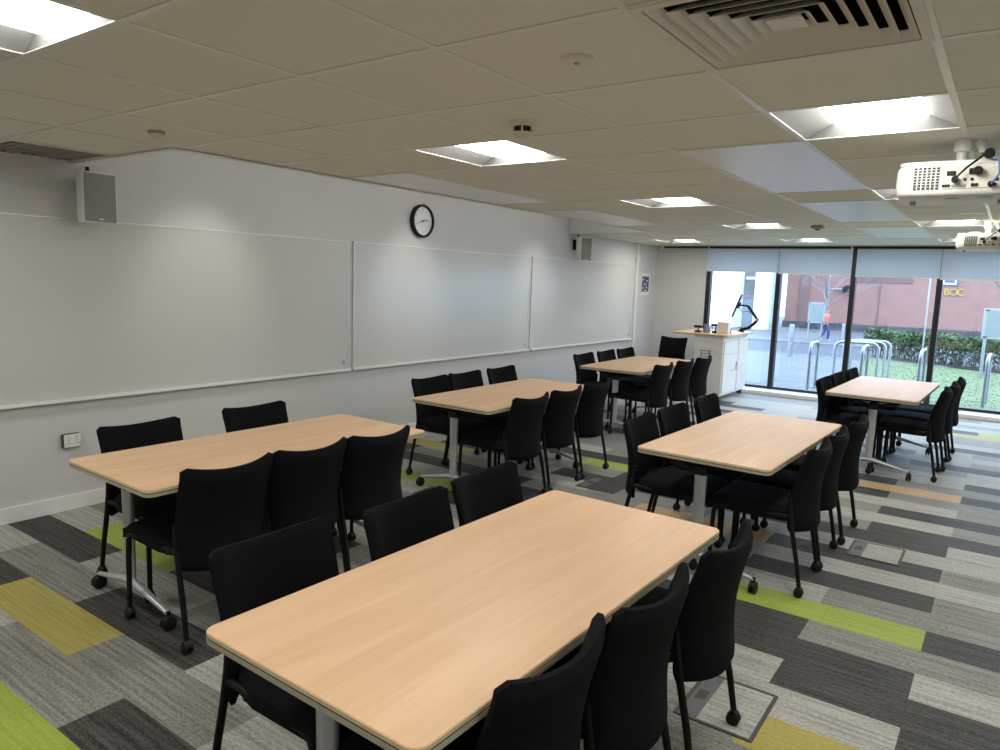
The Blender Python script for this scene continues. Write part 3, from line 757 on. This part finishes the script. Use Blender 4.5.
gadget(1.53, 10.36, 'small dark gadget with a raised head, next to the white box on the lectern', .115)
t = thing('steel_jug', 'silver jug standing between the two dark gadgets on the lectern', 'jug', (1.415, 10.31, LZ))
MB().lathe([(.045, 0), (.05, .01), (.048, .06), (.036, .10), (.040, .125), (.034, .125), (.030, .10), (.042, .06), (0, .012)], seg=24).build('body', M['steel'], t, True)
MB().tube([(.044, 0, .10), (.085, 0, .095), (.085, 0, .045), (.047, 0, .03)], .006, 8).build('handle', M['steel'], t, True)
t = thing('control_box', 'white box standing on the lectern below the monitor', 'box', (1.65, 10.36, LZ))
MB().box((0, 0, .085), (.165, .12, .17), .008).build('case', M['white'], t)
MB().box((0, -.061, .09), (.12, .003, .10), .001).build('front_panel', M['panelw'], t)
t = thing('paper_sheet', 'white papers lying on the worktop under the monitor arm', 'paper', (1.64, 10.75, LZ))
MB().box((0, 0, .002), (.21, .30, .004), .0008).build('sheet', M['panelw'], t)
MB().box((.01, .02, .005), (.20, .28, .002), .0008, rot=Matrix.Rotation(.15, 3, 'Z')).build('top_sheet', M['white'], t)
t = thing('camera_puck', 'small black cube beside the white box on the lectern', 'gadget', (1.68, 10.53, LZ))
MB().box((0, 0, .03), (.05, .05, .06), .006).build('case', M['plastic'], t); MB().lathe([(.018, 0), (.018, -.008), (0, -.008)], c=(0, -.025, .035), axis='Y', seg=16).build('lens_ring', M['midgrey'], t)
# monitor on a jointed arm at the window end, seen edge-on
t = thing('monitor', 'flat monitor seen edge-on, on a jointed black arm above the lectern', 'monitor', (1.68, 11.08, LZ))
MB().lathe([(.05, 0), (.05, .012), (.025, .02), (.022, .05), (0, .05)], seg=20).build('arm_base', M['plastic'], t, True)
MB().tube([(.0, 0, .03), (.12, -.02, .07), (.20, -.03, .14), (.245, -.03, .20)], .024, 10).build('lower_arm', M['plastic'], t, True)
MB().lathe([(.024, -.03), (.024, .03)], c=(.245, -.03, .20), axis='Y', seg=16).build('elbow', M['midgrey'], t, True)
MB().tube([(.245, -.03, .20), (.16, -.03, .31), (.09, -.03, .40)], .022, 10).build('upper_arm', M['plastic'], t, True)
m = MB(); m.tube([(.09, -.03, .40), (.04, -.03, .405), (-.05, -.03, .405)], .013, 10); m.box((-.05, -.03, .405), (.02, .10, .10), .003, rot=Matrix.Rotation(.30, 3, 'Y'))
m.build('tilt_head', M['plastic'], t, True)
rotm = Matrix.Rotation(-.28, 3, 'Z').inverted() @ Matrix.Rotation(.33, 3, 'Y')
sc_ = MB().box((-.075, -.03, .40), (.022, .52, .36), .004, rot=rotm).build('screen_case', M['plastic'], t)
MB().box((-.0875, -.03, .396), (.003, .49, .33), .0005, rot=rotm).build('display', M['dark'], sc_)
MB().tube([(-.04, -.03, .36), (.02, -.03, .30), (.08, -.03, .32), (.16, -.03, .30)], .005, 8).build('cable', M['plastic'], t, True)

# ------------------------------------------------------------------ projectors
def make_projector():
    t = thing('projector', '', 'projector', group='ceiling projectors')
    # body hangs below the pole; local -y is the connector side facing the room
    pr0 = rrect(.235, .20, .085, 8, 0, .04)
    m = MB(); n = len(pr0)
    rings = []
    for z, s in ((-.245, .90), (-.238, .955), (-.225, .985), (-.19, 1.), (-.13, .995), (-.118, .97), (-.112, .93)):
        rings.append([m.bm.verts.new((x*s, y*s, z)) for x, y in pr0])
    for a, b in zip(rings[:-1], rings[1:]):
        for i in range(n): m.bm.faces.new((a[i], a[(i+1) % n], b[(i+1) % n], b[i]))
    m.bm.faces.new(rings[0][::-1]); m.bm.faces.new(rings[-1])
    m.build('body', M['white'], t, True)
    m = MB(); m.prism(rrect(.225, .17, .05, 6, 0, .03), -.112, -.100); m.build('top_tray', M['white'], t, True)
    pn = MB().box((.065, -.1585, -.175), (.25, .006, .085), .002).build('connector_panel', M['cream'], t)
    v = MB()
    for i in range(6):
        for j in range(8): v.box((-.160+.0165*i, -.1605, -.214+.0118*j), (.0115, .004, .0075))
    v.build('vent', M['groove'], t)
    for x, z, w, h, k in ((-.03, -.155, .032, .018, 0), (.055, -.150, .045, .024, 0), (-.045, -.205, .028, .010, 0), (.0, -.205, .05, .010, 1), (.055, -.205, .024, .012, 0), (.115, -.205, .03, .012, 0), (.02, -.182, .010, .010, 0), (.045, -.182, .010, .010, 0), (.15, -.16, .03, .02, 1), (.13, -.185, .012, .012, 0)):
        MB().box((x, -.163, z), (w, .006, h), .001).build('port', M['midgrey' if k else 'dark'], pn)
    MB().tube([(-.015, -.162, -.182), (-.015, -.185, -.18), (.02, -.19, -.14), (.08, -.17, -.085), (.07, -.10, -.07)], .0045, 8).build('black_cable', M['plastic'], t, True)
    for pr_r, pl_, pc in ((.013, .03, (-.015, -.165, -.182)), (.017, .03, (.062, -.165, -.150)), (.012, .02, (.112, -.165, -.205)), (.020, .04, (.095, -.145, -.082))):
        MB().lathe([(pr_r*.8, -pl_), (pr_r, -pl_*.8), (pr_r, 0)], c=pc, axis='Y', seg=14).build('plug', M['plastic'], t, True)
    MB().tube([(.112, -.185, -.205), (.135, -.20, -.17), (.13, -.19, -.11), (.10, -.16, -.085), (.10, -.08, -.07)], .004, 8).build('blue_cable', M['blue'], t, True)
    MB().cyl((.0, -.02, -.105), (.0, -.02, -.035), .021, 18).build('pole', M['white'], t, True)
    MB().lathe([(.034, 0), (.034, -.045), (.028, -.05)], c=(0, -.02, 0), seg=22).build('ceiling_collar', M['white'], t, True)
    MB().tube([(.06, .0, 0), (.095, -.03, -.09)], [.022, .010], 4).build('stay_bracket', M['white'], t)
    m = MB(); m.box((.10, .02, -.09), (.09, .10, .03), .006); m.box((-.10, .02, -.095), (.08, .10, .02), .006); m.build('cradle', M['white'], t)
    m = MB(); m.lathe([(.012, 0), (.012, -.016), (.0, -.018)], c=(-.17, .05, -.244), seg=12); m.lathe([(.012, 0), (.012, -.016), (0, -.018)], c=(.16, .05, -.244), seg=12); m.build('foot', M['midgrey'], t, True)
    MB().lathe([(.05, .0), (.052, .02), (.044, .03), (.0, .03)], c=(.10, .228, -.175), axis='Y', seg=24).build('lens_barrel', M['plastic'], t, True)
    MB().box((-.02, -.05, -.2462), (.05, .018, .002), .0005).build('latch', M['midgrey'], t); MB().lathe([(.03, -.2462), (.03, -.2455)], c=(.10, -.07, 0), seg=20).build('green_sticker', M['green'], t)
    return t
p0 = make_projector(); p0.location = (4.80, 3.74, H-.003); p0.rotation_euler = (0, 0, .06); p0['label'] = 'white ceiling projector at the right, close, cables plugged in its back'
p1 = dup(p0, (4.79, 7.93, H-.003), 0., 'smaller-looking far ceiling projector at the right edge above the blinds')

# ------------------------------------------------------------------ outdoors (ground falls away from the building)
def gz(y): return -.035*max(0, min(y, 42)-12) - .03
def strip(name, y0, y1, x0, x1, mat, dz=0., n=12):
    m = MB()
    for k in range(n):
        a, b = y0+(y1-y0)*k/n, y0+(y1-y0)*(k+1)/n
        m.quad((x0, a, gz(a)+dz), (x1, a, gz(a)+dz), (x1, b, gz(b)+dz), (x0, b, gz(b)+dz))
    return struct(m.build(name, mat))
strip('forecourt_paving', YW+.1, 24.5, -30, 30, M['paving'], 0)
strip('road', 24.62, 36.6, -45, 40, M['road'], -.06)
strip('far_pavement', 36.72, 75, -60, 40, M['paving'], 0.)
for y in (24.56, 36.66): struct(MB().box((0, y, gz(y)-.06), (90, .14, .16), .01).build('kerb', M['kerb']))
strip('road_edge_line', 25.2, 25.5, -45, 40, M['kerb'], -.055, 1)
# lawn: base and blades, one uncountable thing
lw = MB(); gp = [(2.75, 12.75), (12, 12.3), (12, 22.0), (4.6, 23.1), (1.5, 26.2), (1.55, 23.3)]
cen = (5, 18)
for i in range(len(gp)):
    a, b = gp[i], gp[(i+1) % len(gp)]
    lw.quad((*cen, gz(cen[1])+.02), (*a, gz(a[1])+.02), (*b, gz(b[1])+.02)) if 0 else lw.bm.faces.new([lw.bm.verts.new((p[0], p[1], gz(p[1])+.02)) for p in (cen, a, b)])
rg = random.Random(3)
def inside(x, y):
    c = False; n = len(gp)
    for i in range(n):
        (x1, y1), (x2, y2) = gp[i], gp[i-1]
        if (y1 > y) != (y2 > y) and x < (x2-x1)*(y-y1)/(y2-y1)+x1: c = not c
    return c
cnt = 0
while cnt < 6000:
    x, y = rg.uniform(1.5, 7.5), rg.uniform(12.3, 26.2)
    if not inside(x, y): continue
    cnt += 1; a = rg.uniform(0, 2*PI); h = rg.uniform(.008, .02); w = .012; z = gz(y)+.02
    dx, dy = math.cos(a)*w, math.sin(a)*w; ox, oy = rg.uniform(-.03, .03), rg.uniform(-.03, .03)
    lw.bm.faces.new([lw.bm.verts.new(p) for p in ((x-dx, y-dy, z), (x+dx, y+dy, z), (x+ox, y+oy, z+h))])
o = lw.build('lawn', M['grass']); o['kind'] = 'stuff'; tag(o, 'strip of green lawn outside the windows, before the hedge', 'grass')

# bicycle stands
def stand(x, y, rz, w, h, lb, grp):
    t = thing('bicycle_stand', lb, 'bike stand', (x, y, gz(y)), rz, grp)
    r = .13; P = [(-w/2, 0, 0), (-w/2, 0, h-r)]
    for k in range(1, 8):
        a = PI - PI/2*k/8; P.append((-w/2+r+r*math.cos(a), 0, h-r+r*math.sin(a)))
    P.append((-w/2+r, 0, h)); P.append((w/2-r, 0, h))
    for k in range(1, 8):
        a = PI/2 - PI/2*k/8; P.append((w/2-r+r*math.cos(a), 0, h-r+r*math.sin(a)))
    P += [(w/2, 0, h-r), (w/2, 0, 0)]
    MB().tube(P, .026, 12).build('hoop', M['steel'], t, True)
    for s in (-1, 1): MB().lathe([(.05, .0), (.05, .012), (.03, .016)], c=(s*w/2, 0, 0), seg=16).build('base_flange', M['steel'], t, True)
for x, y, a, lb in ((2.32, 13.20, 1.58, 'steel bike hoop seen edge-on, farthest left, alone on the paving'), (3.12, 13.20, 1.58, 'steel bike hoop seen edge-on, standing before the wide hoops'), (3.95, 13.25, 1.55, 'steel bike hoop seen edge-on left of the right-hand mullion'), (4.83, 13.25, 1.54, 'steel bike hoop seen edge-on, farthest right on the lawn')):
    stand(x, y, a, .60, .81, lb, 'steel bike hoops in a row by the window')
for x, y, lb in ((2.70, 15.0, 'nearest of three steel bike hoops seen broadside behind the mullion'), (2.69, 16.0, 'middle one of three broadside steel bike hoops'), (2.66, 17.0, 'farthest of three broadside steel bike hoops')):
    stand(x, y, .1, .74, .81, lb, 'three broadside steel bike hoops')
def bollard(x, y, lb):
    t = thing('bollard', lb, 'bollard', (x, y, gz(y)), group='pale street bollards')
    MB().cyl((0, 0, 0), (0, 0, .80), .07, 16).build('post', M['steel'], t, True)
    MB().lathe([(.072, .86), (.076, .90), (.076, .96), (.05, .985), (0, .99)], seg=16).build('cap', M['capwhite'], t, True)
    MB().cyl((0, 0, .80), (0, 0, .86), .066, 16).build('band', M['midgrey'], t, True)
bollard(-.45, 23.2, 'pale bollard on the near pavement, left of the sign'); bollard(-1.73, 38.9, 'pale bollard across the road, right of the walking person')
# sign boards on posts
def signboard(x, y, w, h, z0, lb, rz):
    t = thing('sign_board', lb, 'sign', (x, y, gz(y)), rz, 'pale notice boards on steel posts')
    MB().box((0, 0, z0+h/2), (w, .04, h), .01).build('board', M['signrim'], t)
    MB().box((0, -.0215, z0+h/2), (w*.86, .004, h*.88)).build('printed_face', M['signface'], t)
    for sx in (-1, 1):
        MB().cyl((sx*w*.40, .05, 0), (sx*w*.40, .05, z0+h*.95), .035, 12).build('post', M['steel'], t, True)
        for sz in (.06, .94): MB().box((sx*w*.42, -.024, z0+h*sz), (w*.09, .006, h*.045), .001).build('corner_fixing', M['dark'], t)
signboard(-3.12, 39.2, .76, 1.04, .95, 'pale notice board on two posts across the road, beside the walking person', .28)
signboard(4.93, 20.0, .86, .70, .86+.10, 'pale notice board on posts above the hedge, cut by the right edge', .18)
# slim post near the right-hand mullion
t = thing('slim_post', 'thin grey post rising in front of the hedge near the right mullion', 'post', (3.23, 21.6, gz(21.6)))
MB().cyl((0, 0, 0), (0, 0, 3.6), .022, 10).build('shaft', M['steel'], t, True); MB().lathe([(.06, 0), (.06, .03), (.03, .05)], seg=12).build('foot_collar', M['steel'], t, True)

# hedge
t = thing('hedge', 'long clipped green hedge with bare grey stems beneath, beyond the lawn', 'hedge', (0, 0, 0))
A_, B_ = Vector((1.25, 27.3)), Vector((8.5, 21.0)); dv = (B_-A_); Ln = dv.length; dv.normalize(); nv = Vector((-dv.y, dv.x))
soil = MB(); 
for k in range(14):
    a, b = A_+dv*Ln*k/14, A_+dv*Ln*(k+1)/14
    soil.quad(*[(p.x+nv.x*s, p.y+nv.y*s, gz(p.y)+.03+.01) for p, s in ((a, -.55), (b, -.55), (b, .7), (a, .7))])
soil.build('soil_bed', M['soil'], t)
def leaves(n, z0, z1, size, seed, dens=None):
    m = MB(); r = random.Random(seed)
    for _ in range(n):
        u = r.uniform(0, Ln); ww = r.uniform(-.45, .45); z = z0+(z1-z0)*r.random()**.8
        p = A_+dv*u+nv*ww; c = Vector((p.x, p.y, gz(p.y)+z+.05*math.sin(u*3)+.03*math.sin(u*7.3)))
        a = Vector((r.uniform(-1, 1), r.uniform(-1, 1), r.uniform(-.6, 1))).normalized(); b = a.cross(Vector((r.uniform(-1, 1), r.uniform(-1, 1), r.uniform(-1, 1)))).normalized()
        s = size*r.uniform(.7, 1.4)
        m.bm.faces.new([m.bm.verts.new(c+q) for q in (a*s, b*s*.5, -a*s, -b*s*.5)])
    return m
leaves(9000, .52, .92, .055, 1).build('foliage', M['leaf'], t)
leaves(3000, .12, .60, .05, 2).build('sparse_under_leaves', M['leafgrey'], t)
m = MB(); r = random.Random(4)
for k in range(150):
    p = A_+dv*r.uniform(0, Ln)+nv*r.uniform(-.35, .35); z = gz(p.y)
    q = [(p.x, p.y, z), (p.x+r.uniform(-.08, .08), p.y+r.uniform(-.08, .08), z+.3), (p.x+r.uniform(-.2, .2), p.y+r.uniform(-.2, .2), z+.75)]
    m.tube(q, [.016, .011, .005], 5)
m.build('stems', M['twig'], t)
t2 = None
# trees
def tree(x, y, hgt, seed, mat, lb, rad=.13, spread=.55, depth=5, nl=7):
    t = thing('bare_tree', lb, 'tree', (x, y, gz(y)), group='leafless street trees')
    r = random.Random(seed); tr = MB()
    tr.tube([(0, 0, 0), (.03, .0, hgt*.2), (.0, .02, hgt*.42), (.02, .02, hgt*.62)], [rad*1.15, rad*.95, rad*.75, rad*.4], 10); tr.build('trunk', mat, t, True)
    def grow(p, d, l, rd, n, bm_):
        q = p + d*l*.5 + Vector((r.uniform(-1, 1), r.uniform(-1, 1), r.uniform(-.3, .6)))*l*.09; e = p + d*l
        bm_.tube([p, q, e], [rd, rd*.8, rd*.6], 5 if n > 1 else 3, caps=False)
        if n == 0: return
        for _ in range(3):
            dd = (d + Vector((r.uniform(-1, 1), r.uniform(-1, 1), r.uniform(-.5, .6)))*.75).normalized()
            grow(e, dd, l*r.uniform(.60, .85), max(rd*.58, .007), n-1, bm_)
    for k in range(nl):
        a = k*2*PI*.382 + r.uniform(-.3, .3); lm = MB(); f = .34+.28*k/nl
        grow(Vector((0, .02, hgt*f)), Vector((math.cos(a)*spread*1.6, math.sin(a)*spread*1.6, .75)).normalized(), hgt*.17*(1.15-.5*k/nl), rad*.34, depth-1, lm)
        lm.build('limb', mat, t)
tree(-3.35, 42.8, 5.4, 5, M['bark'], 'pale bare tree across the road, behind the walking person', .11)
tree(4.75, 44.0, 6.5, 9, M['barkgreen'], 'dark bare tree trunk before the brick wall at the far right', .17, .35, 4)

# brick building across the road
BY = 54.
t = thing('brick_building', 'long red brick building across the road with yellow letters and a blue plate', 'building', (0, BY, -1.08))
MB().box2((-8.35, 0, .45), (30, 6, 6.2)).build('wall', M['brick'], t)
MB().box2((-8.45, -.06, 0), (30, 0, .48), .01).build('base_band', M['darkbase'], t)  # dark grey band along the foot of the wall
MB().box2((-4.2, -.04, 3.33), (-.45, 0, 3.75), .005).build('dark_course', M['brickdark'], t)
MB().box2((-7.45, -.10, .45), (-6.75, 0, 6.1), .02).build('brick_pier', M['brickdark'], t)
MB().cyl((-2.35, -.08, .4), (-2.35, -.08, 3.4), .035, 10).build('downpipe', M['brickdark'], t, True)
k = BY/50.
pl = MB().box2((1.05*k, -.08, 1.98*k+1.14), (1.90*k, 0, 2.55*k+1.14), .01).build('name_plate', M['signblue'], t)
MB().box2((1.13*k, -.10, 2.05*k+1.14), (1.80*k, -.078, 2.53*k+1.14), .005).build('plate_face', M['panelw'], pl)
MB().box2((1.19*k, -.11, 2.13*k+1.14), (1.72*k, -.098, 2.53*k+1.14), .003).build('plate_print', M['signblue'], pl)
for ch, xx in (('B', 1.36), ('O', 1.71), ('C', 2.07)):
    text_mesh('letter', ch, .62, .03, M['yellow'], t, (xx*k, -.06, 1.60*k+1.12), (PI/2, 0, 0), xs=.95)
lm = MB().lathe([(0, -.35), (.27, -.32), (.30, -.12), (.10, -.02), (.06, 0)], c=(-4.02*k, 0, 1.58*k+1.1), axis='Y', seg=20).build('wall_lamp', M['plastic'], t, True)
MB().tube([(-5.0*k, -.10, 1.60*k+1.1), (-4.3*k, -.18, 1.6*k+1.1)], .05, 8).build('lamp_arm', M['midgrey'], lm, True)
# white-clad building to the left
t = thing('white_building', 'bright white-clad building with columns and glazing, seen behind the lectern', 'building', (0, 48.0, -1.08))
MB().box2((-24, 0, .0), (-10.35, 3, 7), .02).build('clad_wall', M['cladding'], t)
MB().box2((-8.95, .3, 0), (-8.05, 1.2, 7), .05).build('column', M['cladding'], t)
MB().box2((-10.35, 2.6, .0), (-8.6, 2.8, 2.15), .0).build('lower_glazing', M['bluegrey'], t)
MB().box2((-10.35, 2.6, 2.15), (-8.6, 2.8, 7), .0).build('upper_wall', M['paleshade'], t)
MB().box2((-10.2, 2.5, 2.05), (-8.9, 2.62, 2.22), .01).build('pink_sill', M['pinkish'], t)
MB().box2((-10.2, 2.45, 3.30), (-8.9, 2.62, 3.48), .01).build('canopy_edge', M['panelw'], t)
MB().box2((-9.35, 2.4, 2.7), (-8.95, 2.6, 4.5), .01).build('pink_panel', M['pinkish'], t)
MB().box2((-9.55, 2.4, 1.1), (-9.25, 2.6, 2.7), .01).build('grey_post', M['bluegrey'], t)
m = MB(); m.box2((-7.95, .8, 0), (-7.35, .9, 7)); m.build('end_glazing', M['bluegrey'], t)

# walking person in an orange vest
def skin_mesh(name, joints, edges, mat, parent, sub=1):
    me = bpy.data.meshes.new(name); me.from_pydata([j[0] for j in joints], edges, [])
    o = bpy.data.objects.new(name, me); C.objects.link(o)
    md = o.modifiers.new('s', 'SKIN'); md.use_smooth_shade = True
    for v, j in zip(me.skin_vertices[0].data, joints): v.radius = (j[1], j[2] if len(j) > 2 else j[1])
    me.skin_vertices[0].data[0].use_root = True
    s = o.modifiers.new('u', 'SUBSURF'); s.levels = sub; s.render_levels = sub
    dg = bpy.context.evaluated_depsgraph_get(); dg.update()
    me2 = bpy.data.meshes.new_from_object(o.evaluated_get(dg)); bpy.data.objects.remove(o)
    me2.materials.clear(); me2.materials.append(mat)
    for p in me2.polygons: p.use_smooth = True
    o = bpy.data.objects.new(name, me2); C.objects.link(o); o.parent = parent
    return o
t = thing('person', 'person walking past in an orange vest and blue jeans, beside the notice board', 'person', (-2.95, 41.0, gz(41.0)), -.9)
J = [((0, 0, .92), .12, .095), ((0, 0, 1.08), .115, .085), ((0, .01, 1.25), .14, .095), ((0, .015, 1.38), .13, .08), ((0, .02, 1.45), .055), ((0, .03, 1.50), .052), ((0, .045, 1.60), .078, .092), ((0, .04, 1.70), .06, .07),
     ((.09, 0, .86), .085), ((.10, .12, .48), .058), ((.10, .10, .10), .04), ((.10, .20, .05), .035),
     ((-.09, 0, .86), .085), ((-.10, -.02, .48), .058), ((-.10, -.24, .14), .04), ((-.10, -.17, .06), .035),
     ((.18, .01, 1.39), .055), ((.23, -.09, 1.13), .042), ((.22, -.05, .88), .030), ((.22, -.03, .80), .035, .018),
     ((-.18, .01, 1.39), .055), ((-.23, .06, 1.13), .042), ((-.22, .20, .92), .030), ((-.22, .25, .86), .035, .018)]
ED = [(0, 1), (1, 2), (2, 3), (3, 4), (4, 5), (5, 6), (6, 7), (0, 8), (8, 9), (9, 10), (10, 11), (0, 12), (12, 13), (13, 14), (14, 15), (3, 16), (16, 17), (17, 18), (18, 19), (3, 20), (20, 21), (21, 22), (22, 23)]
skin_mesh('body', J, ED, M['skin'], t, 2)
hj = [((0, .025, 1.66), .082, .095), ((0, .03, 1.72), .06, .07)]
skin_mesh('hair', hj, [(0, 1)], M['hair'], t, 2)
vj = [((0, 0, .93), .165, .135), ((0, 0, 1.08), .16, .125), ((0, .01, 1.25), .175, .13), ((0, .015, 1.37), .165, .105), ((0, .02, 1.435), .09, .07), ((.19, .01, 1.385), .075), ((.235, -.08, 1.16), .062), ((-.19, .01, 1.385), .075), ((-.235, .055, 1.16), .062)]
skin_mesh('orange_vest', vj, [(0, 1), (1, 2), (2, 3), (3, 4), (3, 5), (5, 6), (3, 7), (7, 8)], M['hivis'], t, 2)
jj = [((0, 0, .95), .145, .115), ((.09, 0, .85), .105), ((.10, .12, .48), .082), ((.10, .10, .11), .065), ((-.09, 0, .85), .105), ((-.10, -.02, .48), .082), ((-.10, -.235, .16), .065)]
skin_mesh('jeans', jj, [(0, 1), (1, 2), (2, 3), (0, 4), (4, 5), (5, 6)], M['denim'], t, 2)
for x, y, z in ((.10, .15, .045), (-.10, -.19, .06)): skin_mesh('shoe', [((x, y-.06, z+.02), .055), ((x, y+.10, z), .045, .05)], [(0, 1)], M['shoe'], t, 2)

# ------------------------------------------------------------------ daylight and exposure
w = bpy.data.worlds.new('world'); scn.world = w; w.use_nodes = True
nt = w.node_tree
for n in list(nt.nodes): nt.nodes.remove(n)
out = nt.nodes.new('ShaderNodeOutputWorld'); bg = nt.nodes.new('ShaderNodeBackground')
bg.inputs[0].default_value = (.70, .89, 1.15, 1); bg.inputs[1].default_value = 6.6
nt.links.new(bg.outputs[0], out.inputs[0])
vs = scn.view_settings
scn.display_settings.display_device = 'sRGB'
vs.view_transform = 'Standard'; vs.look = 'None'; vs.exposure = 0.; vs.gamma = 1.; vs.use_curve_mapping = False
